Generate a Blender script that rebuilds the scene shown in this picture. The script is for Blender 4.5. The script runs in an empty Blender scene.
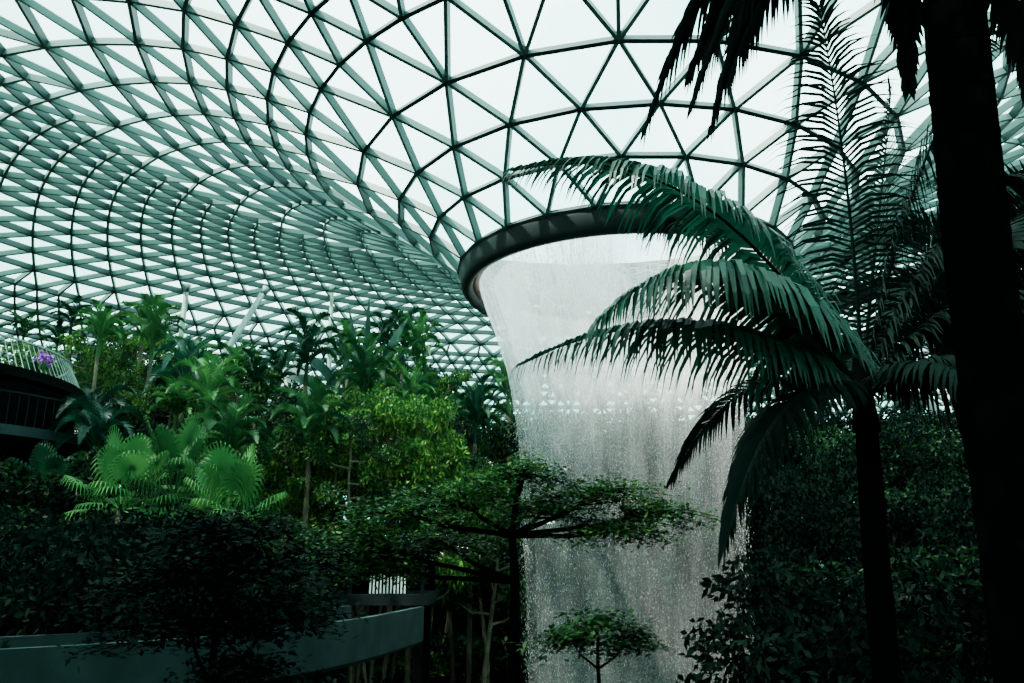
import bpy, math, random
from mathutils import Vector, noise
random.seed(11)
R = random.random
def U(a,b): return a+(b-a)*random.random()
V = Vector
CX, CY = 3.4, 23.2          # axis of the oculus / waterfall

# ------------------------------------------------------------------ materials
def newmat(name):
    m = bpy.data.materials.new(name); m.use_nodes = True
    nt = m.node_tree; nt.nodes.clear()
    out = nt.nodes.new('ShaderNodeOutputMaterial')
    return m, nt, out
def N(nt, t, **kw):
    n = nt.nodes.new(t)
    for k, v in kw.items():
        if k in n.inputs: n.inputs[k].default_value = v
        else: setattr(n, k, v)
    return n
def solid(name, c1, c2=None, rough=.6, scale=3., metal=0., spec=.3, bump=0.):
    m, nt, out = newmat(name)
    b = N(nt, 'ShaderNodeBsdfPrincipled'); b.inputs['Roughness'].default_value = rough
    b.inputs['Metallic'].default_value = metal; b.inputs['Specular IOR Level'].default_value = spec
    c2 = c2 or tuple(x*.6 for x in c1)
    tc = N(nt, 'ShaderNodeTexCoord'); nz = N(nt, 'ShaderNodeTexNoise'); nz.inputs['Scale'].default_value = scale
    nz.inputs['Detail'].default_value = 5
    nt.links.new(tc.outputs['Object'], nz.inputs['Vector'])
    r = N(nt, 'ShaderNodeValToRGB')
    r.color_ramp.elements[0].position = .35; r.color_ramp.elements[1].position = .65
    r.color_ramp.elements[0].color = (*c2, 1); r.color_ramp.elements[1].color = (*c1, 1)
    nt.links.new(nz.outputs['Fac'], r.inputs['Fac']); nt.links.new(r.outputs['Color'], b.inputs['Base Color'])
    if bump:
        bp = N(nt, 'ShaderNodeBump'); bp.inputs['Strength'].default_value = bump
        nt.links.new(nz.outputs['Fac'], bp.inputs['Height']); nt.links.new(bp.outputs['Normal'], b.inputs['Normal'])
    nt.links.new(b.outputs[0], out.inputs[0]); return m
def leafmat(name, c1, c2, trans=.35, rough=.45, scale=.8, spec=.4):
    m, nt, out = newmat(name)
    tc = N(nt, 'ShaderNodeTexCoord'); nz = N(nt, 'ShaderNodeTexNoise'); nz.inputs['Scale'].default_value = scale
    nz.inputs['Detail'].default_value = 4
    oi = N(nt, 'ShaderNodeObjectInfo')
    nt.links.new(tc.outputs['Object'], nz.inputs['Vector'])
    a = N(nt, 'ShaderNodeMath', operation='MULTIPLY_ADD')
    nt.links.new(oi.outputs['Random'], a.inputs[0]); a.inputs[1].default_value = .6
    sb = N(nt, 'ShaderNodeMath', operation='SUBTRACT'); nt.links.new(nz.outputs['Fac'], sb.inputs[0]); sb.inputs[1].default_value = .3
    nt.links.new(sb.outputs[0], a.inputs[2])
    r = N(nt, 'ShaderNodeValToRGB')
    r.color_ramp.elements[0].position = .25; r.color_ramp.elements[1].position = .8
    r.color_ramp.elements[0].color = (*c1, 1); r.color_ramp.elements[1].color = (*c2, 1)
    nt.links.new(a.outputs[0], r.inputs['Fac'])
    b = N(nt, 'ShaderNodeBsdfPrincipled'); b.inputs['Roughness'].default_value = rough
    b.inputs['Specular IOR Level'].default_value = spec
    t = N(nt, 'ShaderNodeBsdfTranslucent')
    mx = N(nt, 'ShaderNodeMixShader'); mx.inputs[0].default_value = trans
    nt.links.new(r.outputs['Color'], b.inputs['Base Color']); nt.links.new(r.outputs['Color'], t.inputs['Color'])
    nt.links.new(b.outputs[0], mx.inputs[1]); nt.links.new(t.outputs[0], mx.inputs[2])
    nt.links.new(mx.outputs[0], out.inputs[0]); return m

M_bark  = solid('bark', (.03,.028,.018), (.01,.01,.007), .9, 6, bump=.4, spec=.1)
M_barkd = solid('bark_shaded', (.0014,.0022,.0022), (.0005,.0009,.0009), 1, 6, spec=0, bump=.3)  # near-black: the shade under the canopy is put into the bark colour
M_palmtrunk = solid('palm_trunk', (.13,.12,.075), (.05,.05,.032), .85, 4, bump=.4, spec=.1)
M_leafA = leafmat('leaf_mid', (.0010,.009,.0045), (.018,.080,.015), spec=.1)
M_leafB = leafmat('leaf_bright', (.005,.036,.009), (.11,.24,.03), spec=.1)
M_leafC = leafmat('leaf_canopy', (.001,.008,.004), (.014,.055,.012), spec=.1)
M_leafD = leafmat('leaf_shaded', (.0005,.0028,.0022), (.0016,.007,.0045), .15, .8, spec=.03)  # shaded copy of the leaf greens, shade painted into the colour
M_palmA = leafmat('palm_leaf', (.003,.028,.013), (.04,.145,.036), .3, .55, spec=.12)
M_palmF = leafmat('palm_leaf_glossy', (.0007,.015,.0095), (.0035,.044,.026), .35, .38, 1.5, .25)
M_palmD = leafmat('palm_leaf_shaded', (.0005,.003,.0025), (.0016,.0075,.0055), .15, .7, spec=.04)  # palm leaf as seen in shade, the darkness is in the colour
M_steel = solid('painted_steel_lit', (.080,.150,.138), (.060,.118,.108), .5, .5)  # paler copy for the diagonals, their lit look is in the colour
M_ringsteel = solid('painted_steel_shaded', (.018,.039,.037), (.012,.029,.027), .5, .5)  # darker copy of the same steel, unlit look of the ring beams painted in
M_rim   = solid('rim_metal', (.012,.020,.020), (.008,.014,.014), .5, 1, spec=.2)
M_rimin = solid('rim_inner', (.30,.17,.13), (.18,.10,.08), .5, 2)
M_soil  = solid('mossy_soil', (.003,.008,.005), (.0015,.004,.003), .95, .7, spec=.0)
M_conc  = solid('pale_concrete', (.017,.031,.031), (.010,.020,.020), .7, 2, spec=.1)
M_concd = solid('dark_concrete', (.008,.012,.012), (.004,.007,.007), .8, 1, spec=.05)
M_white = solid('white_steel', (.45,.52,.50), (.38,.44,.42), .5, 1)
M_col   = solid('column_paint', (.26,.34,.31), (.2,.27,.25), .5, 1)
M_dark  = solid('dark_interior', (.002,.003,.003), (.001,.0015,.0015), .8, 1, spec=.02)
M_purple = solid('orchid_petal', (.35,.03,.45), (.2,.02,.3), .6, 4)
m, nt, out = newmat('lit_window'); e = N(nt, 'ShaderNodeEmission'); e.inputs[0].default_value = (1,.95,.88,1); e.inputs[1].default_value = 3
nt.links.new(e.outputs[0], out.inputs[0]); M_lamp = m

# glass roof panels, fritted differently per panel
m, nt, out = newmat('roof_glass')
at = N(nt, 'ShaderNodeAttribute'); at.attribute_name = 'panel'
tr = N(nt, 'ShaderNodeBsdfTransparent'); tr.inputs[0].default_value = (.80,.97,.935,1)
tl = N(nt, 'ShaderNodeBsdfTranslucent'); tl.inputs[0].default_value = (.36,.64,.575,1)
df = N(nt, 'ShaderNodeBsdfDiffuse'); df.inputs[0].default_value = (.40,.61,.555,1)
m1 = N(nt, 'ShaderNodeMixShader'); m1.inputs[0].default_value = .4
nt.links.new(tl.outputs[0], m1.inputs[1]); nt.links.new(df.outputs[0], m1.inputs[2])
m2 = N(nt, 'ShaderNodeMixShader'); nt.links.new(at.outputs['Fac'], m2.inputs[0])
nt.links.new(tr.outputs[0], m2.inputs[1]); nt.links.new(m1.outputs[0], m2.inputs[2])
gl = N(nt, 'ShaderNodeBsdfGlossy'); gl.inputs['Roughness'].default_value = .08
m3 = N(nt, 'ShaderNodeMixShader'); m3.inputs[0].default_value = .04
nt.links.new(m2.outputs[0], m3.inputs[1]); nt.links.new(gl.outputs[0], m3.inputs[2])
nt.links.new(m3.outputs[0], out.inputs[0]); M_glass = m

# falling water
def watermat(name, dens, su, sv, seedoff):
    m, nt, out = newmat(name)
    uv = N(nt, 'ShaderNodeUVMap'); uv.uv_map = 'UVMap'
    mp = N(nt, 'ShaderNodeMapping'); mp.inputs['Scale'].default_value = (su, sv, 1); mp.inputs['Location'].default_value = (seedoff, seedoff*.7, 0)
    nt.links.new(uv.outputs[0], mp.inputs[0])
    n1 = N(nt, 'ShaderNodeTexNoise'); n1.inputs['Scale'].default_value = 1; n1.inputs['Detail'].default_value = 3
    nt.links.new(mp.outputs[0], n1.inputs['Vector'])
    mp2 = N(nt, 'ShaderNodeMapping'); mp2.inputs['Scale'].default_value = (20, 11, 1); nt.links.new(uv.outputs[0], mp2.inputs[0])
    n2 = N(nt, 'ShaderNodeTexNoise'); n2.inputs['Scale'].default_value = 1; n2.inputs['Detail'].default_value = 4
    nt.links.new(mp2.outputs[0], n2.inputs['Vector'])
    mp3 = N(nt, 'ShaderNodeMapping'); mp3.inputs['Scale'].default_value = (1.3, .3, 1); nt.links.new(uv.outputs[0], mp3.inputs[0])
    n3 = N(nt, 'ShaderNodeTexNoise'); n3.inputs['Scale'].default_value = 1; n3.inputs['Detail'].default_value = 3
    nt.links.new(mp3.outputs[0], n3.inputs['Vector'])
    r1 = N(nt, 'ShaderNodeMapRange'); r1.inputs[1].default_value = .36; r1.inputs[2].default_value = .68
    nt.links.new(n1.outputs['Fac'], r1.inputs[0])
    r2 = N(nt, 'ShaderNodeMapRange'); r2.inputs[1].default_value = .40; r2.inputs[2].default_value = .64; r2.inputs[3].default_value = .2
    nt.links.new(n2.outputs['Fac'], r2.inputs[0])
    r3 = N(nt, 'ShaderNodeMapRange'); r3.inputs[1].default_value = .35; r3.inputs[2].default_value = .65; r3.inputs[3].default_value = .45; r3.inputs[4].default_value = 1.35
    nt.links.new(n3.outputs['Fac'], r3.inputs[0])
    mu = N(nt, 'ShaderNodeMath', operation='MULTIPLY'); nt.links.new(r1.outputs[0], mu.inputs[0]); nt.links.new(r2.outputs[0], mu.inputs[1])
    sp = N(nt, 'ShaderNodeSeparateXYZ'); nt.links.new(uv.outputs[0], sp.inputs[0])
    cr = N(nt, 'ShaderNodeFloatCurve')
    mr = N(nt, 'ShaderNodeMapRange'); mr.inputs[1].default_value = 0; mr.inputs[2].default_value = 16.5
    nt.links.new(sp.outputs[1], mr.inputs[0]); nt.links.new(mr.outputs[0], cr.inputs['Value'])
    c = cr.mapping.curves[0]
    c.points[0].location = (0,.17); c.points[1].location = (1,1.0)
    for p in ((.3,.095),(.55,.075),(.68,.15),(.76,.38),(.85,1.0)): c.points.new(*p)
    cr.mapping.update()
    ad = N(nt, 'ShaderNodeMath', operation='MULTIPLY_ADD'); nt.links.new(mu.outputs[0], ad.inputs[0]); ad.inputs[1].default_value = 1.1; ad.inputs[2].default_value = .38
    m4 = N(nt, 'ShaderNodeMath', operation='MULTIPLY'); nt.links.new(ad.outputs[0], m4.inputs[0]); nt.links.new(cr.outputs[0], m4.inputs[1])
    m45 = N(nt, 'ShaderNodeMath', operation='MULTIPLY'); nt.links.new(m4.outputs[0], m45.inputs[0]); nt.links.new(r3.outputs[0], m45.inputs[1])
    m5 = N(nt, 'ShaderNodeMath', operation='MULTIPLY', use_clamp=True); nt.links.new(m45.outputs[0], m5.inputs[0]); m5.inputs[1].default_value = dens
    tr = N(nt, 'ShaderNodeBsdfTransparent')
    d = N(nt, 'ShaderNodeBsdfDiffuse'); d.inputs[0].default_value = (.92,.91,.90,1)
    t = N(nt, 'ShaderNodeBsdfTranslucent'); t.inputs[0].default_value = (.99,.94,.92,1)
    a = N(nt, 'ShaderNodeMixShader'); a.inputs[0].default_value = .6
    nt.links.new(d.outputs[0], a.inputs[1]); nt.links.new(t.outputs[0], a.inputs[2])
    b = N(nt, 'ShaderNodeMixShader'); nt.links.new(m5.outputs[0], b.inputs[0])
    nt.links.new(tr.outputs[0], b.inputs[1]); nt.links.new(a.outputs[0], b.inputs[2])
    nt.links.new(b.outputs[0], out.inputs[0]); return m
M_w1 = watermat('falling_water_outer', .85, 16, .9, 0)
M_w2 = watermat('falling_water_inner', .65, 24, 1.4, 13.)
M_drop = solid('water_drops', (.34,.40,.39), (.26,.31,.30), .4, 1, spec=.1)
m, nt, out = newmat('pool_water'); b = N(nt, 'ShaderNodeBsdfPrincipled'); b.inputs['Base Color'].default_value = (.02,.05,.05,1); b.inputs['Roughness'].default_value = .1
nt.links.new(b.outputs[0], out.inputs[0]); M_pool = m

# ------------------------------------------------------------------ mesh builder
class MB:
    def __init__(s): s.v=[]; s.f=[]; s.m=[]
    def tube(s, pts, rad, seg=6, mi=0, cap=True):
        pts=[V(p) for p in pts]; base=len(s.v); n=len(pts); ref=V((.3,.9,.1))
        for i,p in enumerate(pts):
            t=(pts[min(i+1,n-1)]-pts[max(i-1,0)]).normalized()
            a=t.cross(ref)
            if a.length<.1: a=t.cross(V((1,0,0)))
            a.normalize(); b=t.cross(a); r=rad[i] if hasattr(rad,'__len__') else rad
            for k in range(seg):
                th=2*math.pi*k/seg; s.v.append(p+a*(r*math.cos(th))+b*(r*math.sin(th)))
        for i in range(n-1):
            for k in range(seg):
                k2=(k+1)%seg
                s.f.append((base+i*seg+k,base+i*seg+k2,base+(i+1)*seg+k2,base+(i+1)*seg+k)); s.m.append(mi)
        if cap:
            s.f.append(tuple(base+k for k in range(seg))[::-1]); s.m.append(mi)
            s.f.append(tuple(base+(n-1)*seg+k for k in range(seg))); s.m.append(mi)
    def leaf(s, p, d, side, L, W, mi):
        b=len(s.v); mid=p+d*(L*.45)
        s.v += [p, mid+side*W, p+d*L+V((0,0,-.12*L)), mid-side*W]
        s.f.append((b,b+1,b+2,b+3)); s.m.append(mi)
    def strip(s, pts, wd, ws, mi):
        b=len(s.v)
        for p,w in zip(pts,ws): s.v += [p-wd*w, p+wd*w]
        for i in range(len(pts)-1):
            s.f.append((b+2*i,b+2*i+1,b+2*i+3,b+2*i+2)); s.m.append(mi)
    def box(s, c, sz, mi=0, rz=0.):
        b=len(s.v); ca,sa=math.cos(rz),math.sin(rz)
        for dz in (-1,1):
            for dx,dy in ((-1,-1),(1,-1),(1,1),(-1,1)):
                x=dx*sz[0]/2; y=dy*sz[1]/2
                s.v.append(V((c[0]+x*ca-y*sa, c[1]+x*sa+y*ca, c[2]+dz*sz[2]/2)))
        for f in ((0,3,2,1),(4,5,6,7),(0,1,5,4),(1,2,6,5),(2,3,7,6),(3,0,4,7)):
            s.f.append(tuple(b+i for i in f)); s.m.append(mi)
    def revolve(s, prof, c, seg=96, mi=0, a0=0., a1=2*math.pi, closed=True):
        b=len(s.v); n=len(prof); full=abs(a1-a0-2*math.pi)<1e-6; k=seg if full else seg+1
        for i in range(k):
            a=a0+(a1-a0)*i/seg
            for r,z in prof: s.v.append(V((c[0]+r*math.cos(a), c[1]+r*math.sin(a), z)))
        for i in range(seg):
            i2=(i+1)%k
            for j in range(n if closed else n-1):
                j2=(j+1)%n
                s.f.append((b+i*n+j,b+i2*n+j,b+i2*n+j2,b+i*n+j2)); s.m.append(mi)
        if not full and closed:
            s.f.append(tuple(b+j for j in range(n))); s.m.append(mi)
            s.f.append(tuple(b+(k-1)*n+j for j in range(n))[::-1]); s.m.append(mi)
    def mesh(s, name, mats, smooth=False):
        me=bpy.data.meshes.new(name); me.from_pydata([tuple(v) for v in s.v],[],s.f)
        for m in mats: me.materials.append(m)
        me.polygons.foreach_set('material_index', s.m)
        if smooth: me.polygons.foreach_set('use_smooth',[True]*len(s.f))
        me.update(); return me
def obj(name, me, loc=(0,0,0), rz=0., sc=1., parent=None):
    o=bpy.data.objects.new(name, me); bpy.context.scene.collection.objects.link(o)
    o.location=loc; o.rotation_euler=(0,0,rz); o.scale=(sc,sc,sc) if not hasattr(sc,'__len__') else sc
    if parent: o.parent=parent
    return o
def empty(name, loc=(0,0,0)):
    o=bpy.data.objects.new(name,None); o.location=loc; bpy.context.scene.collection.objects.link(o); return o
def rdir():
    while 1:
        v=V((U(-1,1),U(-1,1),U(-1,1)))
        if .05<v.length<1: return v.normalized()

# ------------------------------------------------------------------ terrain
def sstep(a,b,x):
    t=max(0,min(1,(x-a)/(b-a))); return t*t*(3-2*t)
def ground(x,y):
    r=math.hypot(x-CX,y-CY)
    h=9*sstep(9,34,r)
    return h+ (.35*noise.noise(V((x*.15,y*.15,0))) if r>10 else 0)
mb=MB(); G=150
for j in range(G+1):
    for i in range(G+1):
        x=-150+300*i/G; y=-120+300*j/G; mb.v.append(V((x,y,ground(x,y))))
for j in range(G):
    for i in range(G):
        a=j*(G+1)+i; mb.f.append((a,a+1,a+G+2,a+G+1)); mb.m.append(0)
obj('ground', mb.mesh('ground',[M_soil],True))
mb=MB(); mb.revolve([(0.01,.12),(7.2,.12),(7.2,.0),(0.01,.0)],(CX,CY),64,0)
mb.revolve([(7.2,-.2),(7.2,.5),(7.8,.5),(7.8,-.2)],(CX,CY),64,1)
obj('reflecting_pool', mb.mesh('reflecting_pool',[M_pool,M_concd]))

# ------------------------------------------------------------------ roof gridshell
RZ=-.4
prof=[(4.92,16.9),(5.5,17.5),(7.1,18.75),(9,19.95),(11.5,21.2),(14,22.3),(19,23.7),(24,24.5),(29,24.7),(35,24.1),(41,22.3),(47,19.2),(52,15.0),(56,10),(58.5,5)]
prof=[(r,z+RZ) for r,z in prof]
def roofz(r):
    for (a,b),(c,d) in zip(prof,prof[1:]):
        if r<=c: return b+(d-b)*max(0,(r-a))/(c-a)
    return 5
dense=[]
for i in range(len(prof)-1):
    p0=prof[max(i-1,0)];p1=prof[i];p2=prof[i+1];p3=prof[min(i+2,len(prof)-1)]
    for k in range(20):
        t=k/20
        dense.append(tuple(.5*((2*b)+(-a+c)*t+(2*a-5*b+4*c-d)*t*t+(-a+3*b-3*c+d)*t**3) for a,b,c,d in zip(p0,p1,p2,p3)))
dense.append(prof[-1])
S=[0]
for a,b in zip(dense,dense[1:]): S.append(S[-1]+math.dist(a,b))
def at_s(s):
    for i in range(len(S)-1):
        if S[i+1]>=s:
            t=(s-S[i])/(S[i+1]-S[i]); a,b=dense[i],dense[i+1]
            dr,dz=b[0]-a[0],b[1]-a[1]; l=math.hypot(dr,dz)
            return a[0]+dr*t,a[1]+dz*t,-dz/l,dr/l
    return None
def ncount(r): return 24 if r<8.6 else 48 if r<18 else 96 if r<37 else 192
rings=[];s=0;off=0.;pn=24
while True:
    q=at_s(s)
    if q is None: break
    r,z,nr,nz=q; n=ncount(r)
    if rings:
        off = off*2 if n!=pn else off+.5
    pn=n
    rings.append((r,z,nr,nz,n,off))
    cell=2*math.pi*r/n; s+=max(1.25,min(2.0,cell*.84))
verts=[];norms=[];start=[]
for r,z,nr,nz,n,of in rings:
    start.append(len(verts))
    for i in range(n):
        a=(i+of)*2*math.pi/n - math.pi/2
        verts.append(V((CX+r*math.cos(a),CY+r*math.sin(a),z))); norms.append(V((nr*math.cos(a),nr*math.sin(a),nz)))
tris=[];ups=[]
for k in range(len(rings)-1):
    n1=rings[k][4];n2=rings[k+1][4];a=start[k];b=start[k+1]
    for i in range(n1):
        i2=(i+1)%n1
        if n1==n2: tris += [(a+i,a+i2,b+i),(a+i2,b+i2,b+i)]; ups += [1,0]
        else: tris += [(a+i,b+(2*i-1)%n2,b+2*i),(a+i,b+2*i,b+(2*i+1)%n2),(a+i,b+(2*i+1)%n2,a+i2)]; ups += [0,0,1]
me=bpy.data.meshes.new('roof_glazing'); me.from_pydata([tuple(v) for v in verts],[],tris); me.materials.append(M_glass)
at=me.attributes.new('panel','FLOAT','FACE')
vals=[]
for f,up in zip(tris,ups):
    c=(verts[f[0]]+verts[f[1]]+verts[f[2]])/3; rr=math.hypot(c.x-CX,c.y-CY)
    base=.03+.29*sstep(9,26,rr)
    vals.append(max(.02,min(.95,base+U(-.05,.1)+up*.5*sstep(9,24,rr))))
at.data.foreach_set('value',vals); me.update()
roof=empty('glass_dome_roof')
obj('glazing',me,parent=roof)
mb=MB(); edges=set()
for f in tris:
    for p,q in ((f[0],f[1]),(f[1],f[2]),(f[2],f[0])): edges.add((min(p,q),max(p,q)))
for p,q in sorted(edges):
    a,b=verts[p],verts[q]; n=(norms[p]+norms[q]).normalized(); t=(b-a).normalized(); sd=t.cross(n).normalized()
    rr=math.hypot(a.x-CX,a.y-CY)
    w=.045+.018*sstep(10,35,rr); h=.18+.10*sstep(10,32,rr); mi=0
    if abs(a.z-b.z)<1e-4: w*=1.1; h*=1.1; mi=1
    k=len(mb.v)
    for e in (a,b):
        mb.v += [e+sd*w+n*.03,e-sd*w+n*.03,e-sd*w-n*h,e+sd*w-n*h]
    for i in range(4):
        j=(i+1)%4; mb.f.append((k+i,k+4+i,k+4+j,k+j)); mb.m.append(mi)
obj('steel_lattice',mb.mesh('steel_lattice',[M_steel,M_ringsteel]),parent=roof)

# oculus rim
mb=MB()
P=lambda L:[(r,z+RZ) for r,z in L]
mb.revolve(P([(4.6,16.32),(4.68,16.15),(4.84,16.12),(4.95,16.28),(5.02,16.65),(5.0,16.9),(4.85,16.95),(4.7,16.85)]),(CX,CY),128,0)
mb.revolve(P([(4.4,16.52),(4.62,16.52),(4.62,16.40),(4.4,16.40)]),(CX,CY),128,1)
obj('oculus_rim',mb.mesh('oculus_rim',[M_rim,M_rimin],True))

# ------------------------------------------------------------------ waterfall
def wr(z):
    pts=[(-.5,2.8),(3,2.9),(8,3.05),(11.5,3.25),(13.3,3.52),(14.6,3.92),(15.4,4.22),(16.1,4.42)]
    for (z0,r0),(z1,r1) in zip(pts,pts[1:]):
        if z<=z1:
            t=(z-z0)/(z1-z0); return r0+(r1-r0)*t
    return 4.42
def sheet(mb,scale,mi,uvs,seg=96,nz=60):
    b=len(mb.v)
    for j in range(nz+1):
        z=.1+15.97*j/nz
        for i in range(seg+1):
            a=2*math.pi*i/seg; r=wr(z)*scale*(1+.02*noise.noise(V((math.cos(a)*3,math.sin(a)*3,z*.25+scale*9))))
            mb.v.append(V((CX+r*math.cos(a),CY+r*math.sin(a),z))); uvs.append((a*3.5,z))
    for j in range(nz):
        for i in range(seg):
            p=b+j*(seg+1)+i; mb.f.append((p,p+1,p+seg+2,p+seg+1)); mb.m.append(mi)
mb=MB(); uvs=[]
sheet(mb,1.0,0,uvs); sheet(mb,.9,1,uvs)
me=mb.mesh('water_sheet',[M_w1,M_w2],True)
ul=me.uv_layers.new(name='UVMap')
for l in me.loops: ul.data[l.index].uv=uvs[l.vertex_index]
wf=empty('waterfall'); obj('water_sheet',me,parent=wf)
mb=MB()
for i in range(15000):
    z=.2+15.7*R(); a=U(0,2*math.pi); r=wr(z)*(1+random.gauss(0,.025)) + abs(random.gauss(0,.04))*(16-z)/10
    p=V((CX+r*math.cos(a),CY+r*math.sin(a),z)); w=U(.003,.0065); h=U(.012,.045)
    sd=V((-math.sin(a),math.cos(a),0)); rd=V((math.cos(a),math.sin(a),0)); k=len(mb.v)
    mb.v += [p+V((0,0,h)),p+sd*w,p+rd*w-sd*w*.5,p-rd*w-sd*w*.5,p-V((0,0,h*.6))]
    mb.f += [(k,k+1,k+2),(k,k+2,k+3),(k,k+3,k+1),(k+4,k+2,k+1),(k+4,k+3,k+2),(k+4,k+1,k+3)]; mb.m += [0]*6
obj('water_drops',mb.mesh('water_drops',[M_drop]),parent=wf)

# ------------------------------------------------------------------ plants
def bez(p0,p1,p2,p3,t):
    u=1-t; return p0*(u**3)+p1*(3*u*u*t)+p2*(3*u*t*t)+p3*(t**3)
def frond(mb,p0,p1,p2,p3,n,LL,LW,droop=.5,mr=0,ml=1,segs=4,rr=.03,lift=.25,start=.14,a0=28):
    p0,p1,p2,p3=map(V,(p0,p1,p2,p3))
    pts=[bez(p0,p1,p2,p3,i/14) for i in range(15)]
    mb.tube(pts,[rr*(1-.85*i/14)+.002 for i in range(15)],5,mr,cap=False)
    for i in range(n):
        t=start+(1-start)*(i/(n-1)); p=bez(p0,p1,p2,p3,min(t,.999)); T=(bez(p0,p1,p2,p3,min(t+.01,1))-bez(p0,p1,p2,p3,min(t+.01,1)-.02)).normalized()
        Sd=T.cross(V((0,0,1)))
        if Sd.length<.15: Sd=T.cross(V((0,-1,.2)))
        Sd.normalize(); Nn=Sd.cross(T).normalized()
        tt=(t-start)/(1-start)
        L=LL*(.45+.55*math.sin(math.pi*min(1,tt*.85+.12)))*(1-.45*tt**3)*U(.92,1.06)
        ang=math.radians(a0+(66-a0)*tt**1.5+U(-4,4))
        for sgn in (-1,1):
            d=(Sd*(sgn*math.cos(ang))+T*math.sin(ang)+Nn*(lift+U(-.06,.06))).normalized()
            wd=(T-d*T.dot(d)).normalized()
            q=p.copy(); P=[q.copy()]; g=droop*U(.8,1.25)
            for k in range(segs):
                q=q+d*(L/segs); P.append(q.copy()); d=(d+V((0,0,-g/segs*1.6))).normalized()
            W=[LW*w for w in ((.5,1,.85,.5,.05) if segs==4 else (.5,1,.6,.05))]
            mb.strip(P,wd,W,ml)
def arch(base,az,length,rise,fall):
    d=V((math.cos(az),math.sin(az),0)); b=V(base)
    return b, b+d*length*.3+V((0,0,rise)), b+d*length*.75+V((0,0,rise*.9)), b+d*length+V((0,0,-fall))

def palm_mesh(name,h,nf,L,mats,lean=.3,n=30,LL=.75,trunk_r=.13,W=.022,up=.6):
    mb=MB(); pts=[(lean*(i/6)**2,0,h*i/6) for i in range(7)]
    mb.tube(pts,[trunk_r*(1.25-.35*i/6) for i in range(7)],8,0)
    top=V(pts[-1]); mb.tube([top,top+V((0,0,.6))],[trunk_r*1.1,.05],7,2)
    for i in range(nf):
        az=i*2.4+U(-.2,.2); k=i/nf
        frond(mb,*arch(top+V((0,0,.3+.3*(1-k))),az,L*U(.85,1.1)*(1-.25*(1-k)),L*(.8-.5*k),L*(-up+.8*k)),n,LL,W,.2,2,1,3,.018,lift=.35)
    return mb.mesh(name,mats)
def fanpalm_mesh(name,h,nl,mats):
    mb=MB(); mb.tube([(0,0,0),(.1,0,h*.5),(.12,.05,h)],[.1,.08,.07],7,0); top=V((.12,.05,h))
    for i in range(nl):
        az=i*2.4; el=U(-.3,1.25); L=U(.6,1.0)
        d=V((math.cos(az)*math.cos(el),math.sin(az)*math.cos(el),math.sin(el)))
        hub=top+d*L; mb.tube([top,top+d*L*.5+V((0,0,.05)),hub],.012,4,2,cap=False)
        Sd=d.cross(V((0,0,1))).normalized(); Up=Sd.cross(d).normalized(); rad=U(.4,.6)
        for k in range(24):
            th=math.radians(-140+280*k/23); e=(d*math.cos(th)+Sd*math.sin(th)+Up*.15).normalized()
            wd=(d*-math.sin(th)+Sd*math.cos(th)).normalized()
            P=[hub,hub+e*rad*.45,hub+e*rad*.8-V((0,0,.05)),hub+e*rad-V((0,0,.18))]
            mb.strip(P,wd,[.008,.027,.016,.003],1)
    return mb.mesh(name,mats)
def paddle_mesh(name,h,nl,mats):
    mb=MB(); mb.tube([(0,0,0),(0,0,h)],[.2,.15],8,0)
    for i in range(nl):
        a=math.radians(-70+140*i/(nl-1)); d=V((math.sin(a),U(-.12,.12),math.cos(a))).normalized(); L=U(1.0,1.3)
        top=V((0,0,h)); b=top+d*L; mb.tube([top,b],[.05,.02],5,2,cap=False)
        wd=V((0,1,0))*.8+V((math.cos(a),0,-math.sin(a)))*U(-.9,.9); wd.normalize(); q=b.copy(); P=[q.copy()]; dd=d.copy()
        for k in range(7):
            q=q+dd*.25; P.append(q.copy()); dd=(dd+V((math.sin(a)*.06,0,-.09))).normalized()
        mb.strip(P,wd,[.03,.13,.19,.22,.21,.17,.11,.02],1)
    return mb.mesh(name,mats)
def tree_mesh(name,h,spread,nclus,per,leafL,mats,flat=.5,low=.35,tr=.09,cs=(.3,.48)):
    mb=MB(); bend=U(-.5,.5); pts=[V((bend*math.sin(i/5*2.2),.3*math.sin(i),h*.9*i/6)) for i in range(7)]
    mb.tube(pts,[tr*(1.2-.95*i/6) for i in range(7)],7,0)
    for c in range(nclus):
        t=low+(1-low)*(c/nclus); bp=V(pts[min(6,int(t*6))]).lerp(V(pts[min(6,int(t*6)+1)]),t*6%1)
        az=c*2.4+U(-.3,.3); rad=spread*(.35+.65*math.sin(math.pi*min(1,(t-low)/(1-low)*.8+.25)))*U(.5,1.15)
        e=bp+V((math.cos(az)*rad,math.sin(az)*rad,U(.05,.55)*rad))
        if e.z>h: e.z=h
        mid=bp.lerp(e,.5)+V((0,0,-.1*rad)); mb.tube([bp,mid,e],[tr*.35,tr*.22,tr*.08],5,0,cap=False)
        cr=spread*U(*cs)
        for k in range(per):
            v=rdir()*(R()**.4)*cr; v.z*=flat; p=e+v
            d=(v.normalized()*.6+rdir()*.7+V((0,0,-.15))).normalized(); sd=d.cross(rdir()).normalized()
            mb.leaf(p,d,sd,leafL*U(.7,1.3),leafL*U(.18,.3),1 if R()<.72 else 2)
    return mb.mesh(name,mats)
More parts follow.
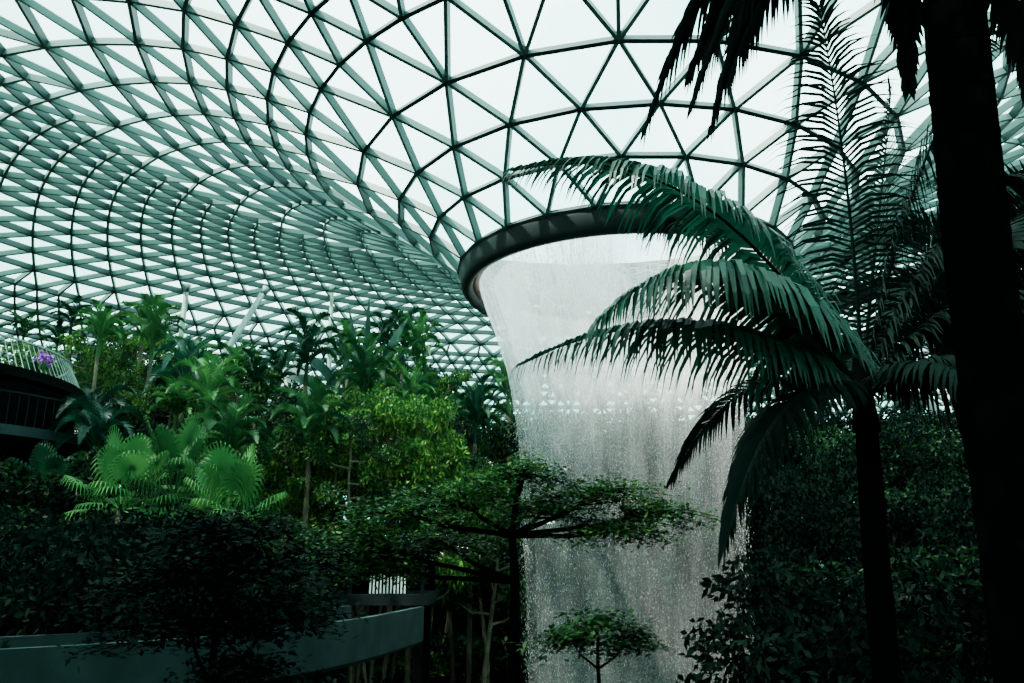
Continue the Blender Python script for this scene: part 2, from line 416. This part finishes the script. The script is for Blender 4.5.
def shrub_mesh(name,n,L,W,mats):
    mb=MB()
    for i in range(n):
        az=U(0,6.28); el=U(.1,1.4); d=V((math.cos(az)*math.cos(el),math.sin(az)*math.cos(el),math.sin(el))); r=U(.2,.85)
        p=V((d.x*r*1.2,d.y*r*1.2,d.z*r)); dd=(d+rdir()*.6).normalized(); sd=dd.cross(rdir()).normalized()
        mb.leaf(p,dd,sd,L*U(.6,1.2),W*U(.7,1.2),0 if R()<.7 else 1)
    for i in range(7):
        az=i*.9; mb.tube([(0,0,-.3),(math.cos(az)*.5,math.sin(az)*.5,.6)],.02,4,2,cap=False)
    return mb.mesh(name,mats)

TREES=[];DTREES=[]
for k,(h,sp,nc,per,ll) in enumerate(((8,1.6,18,380,.14),(7,1.4,15,380,.13),(9,1.4,20,300,.15),(6,1.7,15,420,.14))):
    TREES.append((tree_mesh('broadleaf_tree_%d'%k,h,sp,nc,per,ll,[M_palmtrunk,(M_leafA,M_leafB,M_leafC,M_leafA)[k],(M_leafB,M_leafA,M_leafA,M_leafC)[k]],.7,.5,cs=(.2,.36)),h+.5,'broadleaf_tree'))
for k,(h,sp,nc,per,ll) in enumerate(((8,2.3,18,400,.16),(6,2.2,16,420,.14))):
    DTREES.append((tree_mesh('shaded_tree_%d'%k,h,sp,nc,per,ll,[M_barkd,M_leafD,(M_leafC,M_leafD)[k]],.5,.25,cs=(.28,.42)),h+.5,'broadleaf_tree'))  # darker copies of the broadleaf trees, shade carried by leaf and bark colours
slim=(tree_mesh('slender_tree',10,1.2,14,260,.13,[M_palmtrunk,M_leafA,M_leafB],.6,.72,.085,cs=(.2,.36)),10.6,'slender_tree')
slim2=(tree_mesh('slender_tree_b',9,.9,11,240,.12,[M_palmtrunk,M_leafB,M_leafA],.6,.7,.075,cs=(.22,.4)),9.5,'slender_tree')
umb=(tree_mesh('umbrella_tree',8,2.0,16,330,.13,[M_palmtrunk,M_leafA,M_leafB],.3,.76,.085,cs=(.2,.34)),8.2,'umbrella_tree')
PALMS=[(palm_mesh('palm_a',7,17,1.35,[M_palmtrunk,M_palmA,M_palmA],n=32,LL=.38,trunk_r=.09,up=.75),8.1,'palm_tree'),
       (palm_mesh('palm_b',5.5,14,1.45,[M_palmtrunk,M_palmF,M_palmA],.6,32,.42,.09),6.7,'palm_tree'),
       (palm_mesh('palm_c',8,13,1.1,[M_palmtrunk,M_palmA,M_palmA],.2,28,.32,.07,up=.8),8.9,'palm_tree')]
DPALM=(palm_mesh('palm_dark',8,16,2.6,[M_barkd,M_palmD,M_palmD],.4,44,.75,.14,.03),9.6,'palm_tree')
FAN=(fanpalm_mesh('fan_palm',4,26,[M_palmtrunk,M_palmA,M_palmA]),5.1,'fan_palm')
PAD=(paddle_mesh('travellers_palm',5.4,13,[M_palmtrunk,M_palmF,M_palmA]),8,'travellers_palm')
SHR=[shrub_mesh('shrub_a',1000,.18,.04,[M_leafA,M_leafB,M_bark]),shrub_mesh('shrub_b',700,.28,.05,[M_palmF,M_leafA,M_bark]),shrub_mesh('shrub_c',900,.18,.035,[M_leafD,M_leafA,M_bark])]
SHRD=[shrub_mesh('shrub_d',700,.3,.05,[M_leafD,M_leafD,M_barkd])]

slope_tab=[(-.9,.30),(-.66,.30),(-.56,.29),(-.50,.315),(-.43,.29),(-.33,.24),(-.27,.255),(-.18,.30),(-.11,.29),(-.06,.245),(0,.235),(.08,.232),(.2,.225),(.3,.22),(.42,.215),(.9,.22)]
def slope(u):
    for (a,b),(c,d) in zip(slope_tab,slope_tab[1:]):
        if u<=c: return b+(d-b)*max(0,(u-a))/(c-a)
    return .2
def plant(T,x,y,ztop,rz=None):
    ztop=min(ztop, roofz(math.hypot(x-CX,y-CY)+1.5)-1.0)
    g=ground(x,y)-.15; h=ztop-g
    if h<1.2: return
    s=h/T[1]; w=max(.55,min(1.25,s*U(.9,1.15)))
    if T[2]=='palm_tree' : w=max(.8,min(1.1,s))
    obj(T[2],T[0],(x,y,g),U(0,6.28) if rz is None else rz,(w,w,s))
def clear(x,y):
    r=math.hypot(x-CX,y-CY)
    if r<8.8: return False
    if math.hypot(x+24,y-31)<9.3: return False
    if abs(x+4.7)<3.0 and abs(y-25.5)<2.4: return False
    u=x/max(y,.1)
    if y<CY and -.03<u<.31: return False
    for a,b in ((-9,10.5),(-7,11.9),(-5,13.8),(-3.6,17),(-2.9,21)):
        if math.hypot(x-a,y-b)<2.6: return False
    return True
placed=[]
def scatter(n,y0,y1,u0,u1,dslope,kinds,mind,sg=.018):
    c=0;tries=0
    while c<n and tries<n*40:
        tries+=1; y=U(y0,y1); u=U(u0,u1); x=u*y
        if not clear(x,y) or any(math.hypot(x-a,y-b)<mind for a,b in placed): continue
        placed.append((x,y)); plant(random.choice(kinds),x,y,8+y*(slope(u)-dslope-abs(random.gauss(0,sg))))
        c+=1
mix=TREES+[PALMS[0],PALMS[2],PALMS[0],slim,slim2,umb,slim,slim2]
scatter(50,37,47,-.72,.0,0.0,TREES+[PALMS[0],PALMS[2],PALMS[0],umb,slim,slim,slim2],1.6,.022)
scatter(48,38,48,.0,.75,0.0,DTREES+DTREES+TREES[2:3]+[PALMS[1]],1.6,.012)
scatter(34,29,37,-.72,-.02,.035,mix,1.6,.035)
scatter(22,33,38,.0,.75,.005,DTREES,1.9,.012)
scatter(20,22,29,-.42,-.05,.10,TREES+[FAN,PALMS[1],PALMS[0],slim2,slim],1.6,.035)
scatter(14,22,29,-.75,-.42,.12,TREES[2:3]+DTREES+[FAN,PALMS[1]],1.5,.03)
scatter(18,20,29,.33,.75,.06,DTREES,1.7)
scatter(16,15,22,-.75,-.28,.18,[DTREES[1],DTREES[0]],1.6)
scatter(10,12,19,.36,.75,.12,DTREES,1.6)
plant(PAD,-6.6,35,18.9,0.2)
for x,y,z,T in ((-9.0,30,16.6,slim),(-6.9,31,16.4,slim),(-17.2,38,19.6,slim),(-12.1,35,17.4,umb),(-15.2,42,19.2,umb),(-8.2,28,14.4,slim),(-19.2,34,18.2,umb),(-4.6,30,15.6,slim2),
                (-10.9,27,13.6,slim2),(-13.0,30,16.3,slim),(-15.4,31,16.6,slim2),(-5.7,28,14.9,slim)):
    plant(T,x,y,z)
for i,(x,y,z) in enumerate(((-15.8,34,18.0),(-18.6,35,18.2),(-4.2,37,18.2),(-24.2,42,20.8),(-13.7,31,15.8),(-11.2,28,14.2),(-10.6,33,15.4),(-8.4,33,17.0),(-17.0,32,17.2),(-14.2,27,12.6),
                            (-9.4,26,12.2),(-12.4,29,13.6),(-7.0,27.6,12.9),(-6.2,33,15.2),(-16.0,29,13.4))):
    plant(PALMS[(0,2,0,2,1)[i%5]],x,y,z)
for x,y,z in ((7.6,12.4,12.2),(9.6,15.5,13.8),(11.8,20,14.2)):
    plant(DPALM,x,y,z)
bed=empty('understory_planting')
c=0
while c<400:
    y=U(9,46); u=U(-.8,.8); x=u*y
    if math.hypot(x-CX,y-CY)<8.5 or math.hypot(x+24,y-31)<9 or (abs(x+4.7)<3 and abs(y-25.5)<2.3) or (y<22 and -.45<u<.02 and not clear(x,y)) : continue
    s=U(.8,1.9); obj('shrub_clump',random.choice(SHRD if u>.25 or y<21 or (u<-.35 and y<28) else SHR+SHRD),(x,y,ground(x,y)),U(0,6.28),(s*1.2,s*1.2,s),bed); c+=1

# layered foreground trees
def layered_tree(name,trunk,tiers,leafL,dens,mats,tr=.09,twigs=26,br=.3):
    mb=MB(); pts=[V(p) for p in trunk]
    n=len(pts); mb.tube(pts,[tr*(1.15-.8*i/(n-1)) for i in range(n)],8,0)
    for (cx,cy,cz,rx,ry,th,bi) in tiers:
        bp=pts[bi]; c=V((cx,cy,cz))
        hub=bp.lerp(c,.55)+V((0,0,-.08)); mb.tube([bp,hub,c],[tr*.45,tr*.33,tr*.2],6,0,cap=False)
        for k in range(twigs):
            a=k*2.4+U(-.3,.3); rr=math.sqrt((k+.6)/twigs)*U(.8,1.2)
            e=c+V((math.cos(a)*rx*rr,math.sin(a)*ry*rr,U(-th,th)*.8+.12*math.sin(a*3)-.18*rr))
            st=hub.lerp(c,U(.2,1)); md=st.lerp(e,.5)+V((0,0,.06))
            mb.tube([st,md,e],[tr*.13,tr*.09,.004],4,0,cap=False)
            for q in range(dens):
                t=U(.4,1.05); p=st.lerp(md,t*2) if t<.5 else md.lerp(e,t*2-1)
                p=p+V((random.gauss(0,.12),random.gauss(0,.12),random.gauss(0,th*.35)))
                d=V((U(-1,1),U(-1,1),U(-.35,.45))).normalized(); sd=d.cross(V((U(-.4,.4),U(-.4,.4),1))).normalized()
                mb.leaf(p,d,sd,leafL*U(.7,1.3),leafL*U(.22,.34),1 if R()<1-br else 2)
    return obj(name,mb.mesh(name,mats),(0,0,0))
layered_tree('layered_canopy_tree',
  [(0.05,13,ground(0,13)-.2),(-.02,13,4),(.02,13,6.5),(.05,13,7.6),(.0,13,8.3),(.08,13,8.9),(.15,13,9.3)],
  [(.2,13,9.3,1.2,1.0,.2,5),(-.9,12.8,8.95,1.1,.9,.2,4),(1.5,13.1,9.05,1.2,.9,.18,4),(2.45,13.2,8.72,1.0,.8,.17,4),
   (-1.9,12.7,8.7,1.0,.9,.2,4),(-2.5,12.9,8.3,.9,.8,.2,3),(-1.2,13.4,8.25,1.1,.9,.17,3),(1.7,13,8.42,1.1,.7,.12,4),(.6,13.3,8.8,1.0,.8,.14,4),(-2.2,13.2,7.85,.8,.7,.15,3)],
  .10,50,[M_barkd,M_leafA,M_leafB],.1,28,.12)
layered_tree('sapling_tree',
  [(1.5,12.4,ground(1.5,12.4)-.2),(1.35,12.4,4.5),(1.25,12.4,6.4),(1.25,12.4,6.9)],
  [(1.25,12.4,7.1,.75,.6,.14,3),(.8,12.3,6.9,.55,.45,.14,2),(1.75,12.5,6.85,.55,.45,.12,2)],
  .12,36,[M_barkd,M_leafC,M_leafA],.045,18)
layered_tree('layered_canopy_tree',
  [(-3.4,9.4,ground(-3.4,9.4)-.2),(-3.35,9.4,5.2),(-3.3,9.4,6.6),(-3.3,9.4,7.4),(-3.35,9.4,8.1)],
  [(-3.3,9.4,8.3,1.0,.9,.2,4),(-3.0,9.4,7.95,1.3,.9,.2,3),(-3.9,9.3,7.85,1.0,.9,.2,3),(-2.6,9.5,7.45,.9,.8,.2,2),(-3.6,9.3,7.35,1.1,.9,.22,2),(-2.9,9.3,6.9,.7,.7,.16,1)],
  .11,50,[M_barkd,M_leafD,M_leafD],.06,26)
layered_tree('added_shade_tree',  # out-of-view tree added overhead to shade the near foreground
  [(-3.5,-4.5,ground(-3.5,-4.5)-.2),(-3.4,-4.4,8),(-3.0,-4.0,11),(-2.4,-3.4,13.2),(-1.8,-2.6,14.6)],
  [(-1.8,-2.4,15.2,3.0,2.6,.5,4),(.8,-1.6,14.9,3.0,2.6,.45,4),(3.4,-1.0,14.8,2.6,2.3,.45,4),(-5.0,-2.0,14.6,2.8,2.4,.45,3),(-4.6,1.0,14.8,2.4,1.9,.4,3),(0,.9,15.3,2.3,1.7,.4,4),(-2.2,.8,15.1,2.2,1.7,.4,4),(2.4,1.2,15.4,2.0,1.5,.35,4),
   (-7.2,1.5,14.6,2.6,2.2,.4,3),(-6.0,3.6,15.6,2.2,1.8,.4,3)],
  .30,42,[M_barkd,M_leafD,M_leafC],.4,42,.2)

# large foreground palm
mb=MB(); cz=9.5
tp=[(3.85,9,ground(3.85,9)-.3),(3.88,9,4),(3.92,9,6),(3.97,9,8),(4.03,9,cz-.1)]
mb.tube(tp,[.2,.16,.145,.14,.12],14,4); crown=V((4.03,9,cz))
mb.tube([crown-V((0,0,.15)),crown+V((0,0,.35)),crown+V((0,0,.9))],[.15,.11,.04],10,4)
F=[ # p1, p2, p3 , LL, material, droop, n, width
 ((3.2,8.6,11.2),(1.9,8.2,12.7),(.05,8.0,12.1),1.1,1,1.7,88,.034),
 ((3.3,8.5,10.7),(2.0,7.8,11.5),(.85,7.4,10.2),1.3,1,2.0,88,.038),
 ((3.3,8.8,10.2),(1.8,8.3,10.9),(.1,8.0,9.9),1.15,1,2.0,88,.034),
 ((3.5,8.6,10.0),(2.6,8.1,9.8),(2.05,7.9,8.1),.9,3,1.3,74,.034),
 ((4.05,8.8,11.2),(3.95,8.5,12.8),(3.6,8.0,14.2),1.15,3,1.2,60,.021),
 ((4.3,9.2,11.0),(4.8,9.4,12.6),(5.0,9.3,13.9),1.1,3,1.2,60,.021),
 ((4.4,8.9,11.3),(5.0,8.6,13.0),(5.7,8.2,14.0),1.1,3,1.2,64,.025),
 ((4.6,8.8,10.7),(5.6,8.5,11.2),(6.4,8.0,10.3),1.0,3,1.2,70,.03),
 ((4.5,8.5,10.2),(5.3,8.0,10.2),(5.7,7.4,9.0),.9,3,1.1,70,.03),
 ((3.6,9.8,11.0),(3.0,10.9,12.2),(2.4,12.0,12.2),.9,3,1.1,60,.027),
 ((3.5,9.6,11.3),(2.7,10.4,12.9),(2.0,10.8,12.6),.9,3,1.3,60,.027),
 ((4.4,9.9,10.8),(5.2,11.2,11.5),(6.0,12.2,10.5),.9,3,1.1,60,.027),
 ((4.2,8.2,10.2),(4.6,7.4,9.9),(4.7,6.8,8.6),.8,3,1.0,60,.027),
 ((4.5,8.8,11.0),(5.3,8.5,12.1),(5.9,8.2,12.2),1.0,3,1.4,66,.028),
 ((4.6,9.0,10.3),(5.4,8.9,10.0),(6.0,8.8,8.4),.9,3,1.2,66,.028),
 ((3.5,9.6,10.4),(2.8,10.3,10.3),(2.2,11,9.0),.8,3,1.0,60,.027)]
for p1,p2,p3,LL,mm,dr,nn,ww in F:
    frond(mb,crown+V((0,0,.2)),p1,p2,p3,nn,LL,ww,dr,2,mm,4,.028,.15,a0=18)
obj('feather_palm',mb.mesh('feather_palm',[M_palmtrunk,M_palmF,M_palmD,M_palmD,M_barkd]))

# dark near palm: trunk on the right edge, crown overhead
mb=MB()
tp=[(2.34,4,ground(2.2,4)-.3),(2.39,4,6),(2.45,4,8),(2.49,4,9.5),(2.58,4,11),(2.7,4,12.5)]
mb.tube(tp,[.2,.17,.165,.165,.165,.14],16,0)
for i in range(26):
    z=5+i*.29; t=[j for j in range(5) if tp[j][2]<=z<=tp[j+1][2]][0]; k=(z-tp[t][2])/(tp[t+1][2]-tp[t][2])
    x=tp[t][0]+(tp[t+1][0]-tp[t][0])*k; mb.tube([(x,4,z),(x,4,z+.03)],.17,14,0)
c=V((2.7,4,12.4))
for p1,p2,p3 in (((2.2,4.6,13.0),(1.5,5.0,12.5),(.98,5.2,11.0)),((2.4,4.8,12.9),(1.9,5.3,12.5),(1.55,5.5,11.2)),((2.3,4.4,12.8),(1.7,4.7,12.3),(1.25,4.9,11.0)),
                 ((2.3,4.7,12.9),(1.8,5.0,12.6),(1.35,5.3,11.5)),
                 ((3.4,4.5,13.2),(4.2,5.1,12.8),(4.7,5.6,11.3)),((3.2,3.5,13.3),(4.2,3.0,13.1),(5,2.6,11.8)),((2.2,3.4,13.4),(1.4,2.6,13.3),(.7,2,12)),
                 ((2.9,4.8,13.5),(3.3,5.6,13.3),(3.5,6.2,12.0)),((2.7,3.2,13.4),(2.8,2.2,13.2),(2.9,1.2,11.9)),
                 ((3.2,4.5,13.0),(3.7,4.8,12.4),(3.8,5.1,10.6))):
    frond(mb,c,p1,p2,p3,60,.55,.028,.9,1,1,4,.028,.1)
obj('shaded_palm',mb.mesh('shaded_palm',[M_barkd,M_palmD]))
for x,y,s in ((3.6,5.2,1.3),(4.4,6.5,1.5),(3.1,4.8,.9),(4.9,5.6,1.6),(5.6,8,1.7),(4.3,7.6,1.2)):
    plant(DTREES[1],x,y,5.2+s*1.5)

# ------------------------------------------------------------------ architecture
def catmull(P,k=8):
    o=[]
    for i in range(len(P)-1):
        p0=V(P[max(i-1,0)]);p1=V(P[i]);p2=V(P[i+1]);p3=V(P[min(i+2,len(P)-1)])
        for j in range(k):
            t=j/k; o.append(.5*((2*p1)+(-p0+p2)*t+(2*p0-5*p1+4*p2-p3)*t*t+(-p0+3*p1-3*p2+p3)*t**3))
    o.append(V(P[-1])); return o
path=catmull([(-15,9.0,6.75),(-9.5,10.4,6.75),(-7,11.6,6.75),(-4.7,13.6,6.75),(-3.1,17,6.75),(-2.2,21,6.75)])
mb=MB(); sec=[(0,0),(0,-.8),(.14,-.9),(2.1,-.9),(2.1,0),(1.95,0),(1.95,-.7),(.15,-.7),(.15,0)]
for i,p in enumerate(path):
    t=(path[min(i+1,len(path)-1)]-path[max(i-1,0)]).normalized(); lft=V((-t.y,t.x,0))
    for a,b in sec: mb.v.append(p+lft*a+V((0,0,b)))
ns=len(sec)
for i in range(len(path)-1):
    for j in range(ns):
        j2=(j+1)%ns; mb.f.append((i*ns+j,(i+1)*ns+j,(i+1)*ns+j2,i*ns+j2)); mb.m.append(0)
mb.f.append(tuple(range(ns))[::-1]); mb.m.append(0)
k=(len(path)-1)*ns; mb.f.append(tuple(k+j for j in range(ns))); mb.m.append(0)
for p in path[6::9]: mb.tube([(p.x-.8,p.y+.9,ground(p.x-.8,p.y+.9)-.2),(p.x-.8,p.y+.9,5.9)],.22,12,1)
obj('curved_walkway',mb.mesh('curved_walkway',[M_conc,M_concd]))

# terrace building on the left
tb=empty('terrace_building')
for i,(z,r,cx,cy) in enumerate(((9.0,8.2,-24,31),(12.1,8.0,-24,31),(14.2,6.6,-23.6,29.5))):
    mb=MB(); mb.revolve([(.1,z-.35),(r-.5,z-.35),(r,z-.15),(r,z+.2),(r-.4,z+.25),(.1,z+.25)],(cx,cy),72,0 if i<2 else 1)
    obj('slab_%d'%(i+1),mb.mesh('slab',[M_conc,M_dark],False),parent=tb)
    mb=MB()
    for k in range(150):
        a=k/150*2*math.pi; ro=.55 if i==2 else 0
        mb.tube([(cx+(r-.1)*math.cos(a),cy+(r-.1)*math.sin(a),z+.2),(cx+(r-.1-ro)*math.cos(a),cy+(r-.1-ro)*math.sin(a),z+1.3)],.018,4,0,cap=False)
    mb.revolve([(r-.15-ro,z+1.3),(r-.05-ro,z+1.3),(r-.05-ro,z+1.36),(r-.15-ro,z+1.36)],(cx,cy),72,0)
    obj('railing_%d'%(i+1),mb.mesh('railing',[M_col if i==2 else M_concd]),parent=tb)
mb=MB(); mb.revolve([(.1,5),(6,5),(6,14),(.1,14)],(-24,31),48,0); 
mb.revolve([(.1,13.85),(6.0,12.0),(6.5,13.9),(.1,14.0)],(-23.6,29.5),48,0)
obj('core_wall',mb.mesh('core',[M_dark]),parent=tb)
mb=MB()
for i in range(120):
    v=rdir()*U(.1,.35); p=V((-17.3,28.6,15.0))+v; d=rdir(); mb.leaf(p,d,d.cross(rdir()).normalized(),.13,.05,0)
for i in range(60):
    v=V((U(-.35,.35),U(-.35,.35),0)); p=V((-17.5,28.6,14.5))+v; d=(V((0,0,1))+rdir()*.5).normalized(); mb.leaf(p,d,d.cross(rdir()).normalized(),.5,.05,1)
mb.tube([(-17.6,28.6,14.46),(-17.6,28.6,14.8)],[.2,.3],10,2)
o=obj('orchid_planter',mb.mesh('orchid',[M_purple,M_leafA,M_concd]))

# garden pavilion with white slats
mb=MB(); px,py=-4.7,25.5
mb.box((px,py,6.75),(4.6,3,.3),1); mb.box((px,py,8.25),(4.8,3.2,.22),1); mb.box((px,py+1.3,7.5),(4.4,.15,1.5),2)
for dx in (-2.1,0,2.1): mb.box((px+dx,py-1.3,7.5),(.1,.1,1.4),1)
for k in range(11): mb.box((px+.6+k*.1,py-1.4,7.3),(.045,.04,.75),0)
mb.box((px-1.4,py-1.4,7.15),(1.7,.12,.5),1)
for dx in (-2,2):
    for dy in (-1.2,1.2): mb.box((px+dx,py+dy,5.0),(.25,.25,3.4),2)
obj('garden_pavilion',mb.mesh('garden_pavilion',[M_white,M_concd,M_dark]))

# curved shop terraces behind the waterfall
st=empty('shop_terrace')
for i,(r,z,a0,a1) in enumerate(((21.5,6.9,15,115),(21.5,9.4,15,115),(31,12.2,75,150),(31,15.4,75,150))):
    mb=MB(); mb.revolve([(r,z-.2),(r,z+.25),(r+5,z+.25),(r+5,z-.2)],(CX,CY),60,0,math.radians(a0),math.radians(a1))
    obj('slab_%d'%(i+1),mb.mesh('slab',[M_concd]),parent=st)
for i,(r,z0,z1,a0,a1) in enumerate(((24,7.1,9.2,15,115),(34,12.4,15.2,75,150))):
    mb=MB(); mb.revolve([(r,z0),(r,z1),(r+.3,z1),(r+.3,z0)],(CX,CY),60,0,math.radians(a0),math.radians(a1))
    for k in range(26):
        a=math.radians(U(a0+2,a1-2)); w=U(.5,1.4); h=U(.3,.8)
        mb.box((CX+(r-.08)*math.cos(a),CY+(r-.08)*math.sin(a),U(z0+.8,z1-.6)),(.06,w,h),1,a)
        if k%3==0: mb.box((CX+(r-2)*math.cos(a),CY+(r-2)*math.sin(a),z1-.15),(.35,1.2,.06),1,a)
    obj('shopfront_%d'%(i+1),mb.mesh('shopfront',[M_dark,M_lamp]),parent=st)
    mb=MB(); rr=(21.6,31.1)[i]; zz=(7.15,12.45)[i]
    for k in range(260):
        a=math.radians(a0+(a1-a0)*k/259); mb.tube([(CX+rr*math.cos(a),CY+rr*math.sin(a),zz),(CX+rr*math.cos(a),CY+rr*math.sin(a),zz+1.05)],.02,4,0,cap=False)
    mb.revolve([(rr-.04,zz+1.05),(rr+.04,zz+1.05),(rr+.04,zz+1.12),(rr-.04,zz+1.12)],(CX,CY),60,0,math.radians(a0),math.radians(a1))
    obj('balustrade_%d'%(i+1),mb.mesh('balustrade',[M_col]),parent=st)

# raking roof columns
def column(a,b,r0,r1):
    mb=MB(); a=V(a);b=V(b); mb.tube([a,a.lerp(b,.5),b],[r0,r0*1.05,r1],16,0)
    mb.tube([b-(b-a).normalized()*.5,b],[r1*1.0,r1*1.8],16,0); obj('roof_column',mb.mesh('roof_column',[M_col],True))
column((-19.9,46,8),(-19.8,46,23.9),.17,.14)
column((-20.6,41,8),(-15.3,47,24.0),.2,.17)
column((-10.8,47,8),(-11.2,47,24.2),.14,.11)
column((27,46,8),(23,47,23.8),.26,.2)
# white membrane canopy between the trees
mb=MB(); A=V((-12.4,45,19.4)); n=10
base=[V((-15.0,43,14.8)),V((-10.1,43,15.1)),V((-9.7,47,14.8)),V((-15.0,47,14.6))]
for s4 in range(4):
    p,q=base[s4],base[(s4+1)%4]
    k=len(mb.v)
    for i in range(n+1):
        t=i/n
        for j in range(n+1):
            u=j/n; e=p.lerp(q,u)+V((0,0,.5*math.sin(math.pi*u))); w=A.lerp(e,t)-V((0,0,1.0*math.sin(math.pi*t))); mb.v.append(w)
    for i in range(n):
        for j in range(n):
            a=k+i*(n+1)+j; mb.f.append((a,a+1,a+n+2,a+n+1)); mb.m.append(0)
mb.tube([(-12.4,45,8.5),(-12.4,45,19.6)],.14,10,0)
obj('membrane_canopy',mb.mesh('membrane_canopy',[M_white],True))

# ------------------------------------------------------------------ light
sc=bpy.context.scene
w=bpy.data.worlds.new('sky'); sc.world=w; w.use_nodes=True; nt=w.node_tree; nt.nodes.clear()
out=nt.nodes.new('ShaderNodeOutputWorld'); bg=nt.nodes.new('ShaderNodeBackground')
tc=nt.nodes.new('ShaderNodeTexCoord'); nz=nt.nodes.new('ShaderNodeTexNoise'); nz.inputs['Scale'].default_value=2.2; nz.inputs['Detail'].default_value=6
nt.links.new(tc.outputs['Generated'],nz.inputs['Vector'])
cr=nt.nodes.new('ShaderNodeValToRGB'); cr.color_ramp.elements[0].position=.38; cr.color_ramp.elements[1].position=.56
cr.color_ramp.elements[0].color=(.17,.69,.70,1); cr.color_ramp.elements[1].color=(.77,1,.95,1)
nt.links.new(nz.outputs['Fac'],cr.inputs['Fac']); nt.links.new(cr.outputs['Color'],bg.inputs['Color']); bg.inputs['Strength'].default_value=8.5
nt.links.new(bg.outputs[0],out.inputs[0])
sl=bpy.data.lights.new('sun','SUN'); sl.energy=24; sl.angle=.02; sl.color=(1,.97,.84)
so=bpy.data.objects.new('sun',sl); sc.collection.objects.link(so)
so.rotation_euler=V((.42,.22,-.88)).to_track_quat('-Z','Y').to_euler()
# ------------------------------------------------------------------ camera
cam=bpy.data.cameras.new('camera'); cam.lens=28; cam.sensor_width=36
co=bpy.data.objects.new('camera',cam); sc.collection.objects.link(co); co.location=(0,0,8)
co.rotation_euler=(math.radians(105),0,0); sc.camera=co
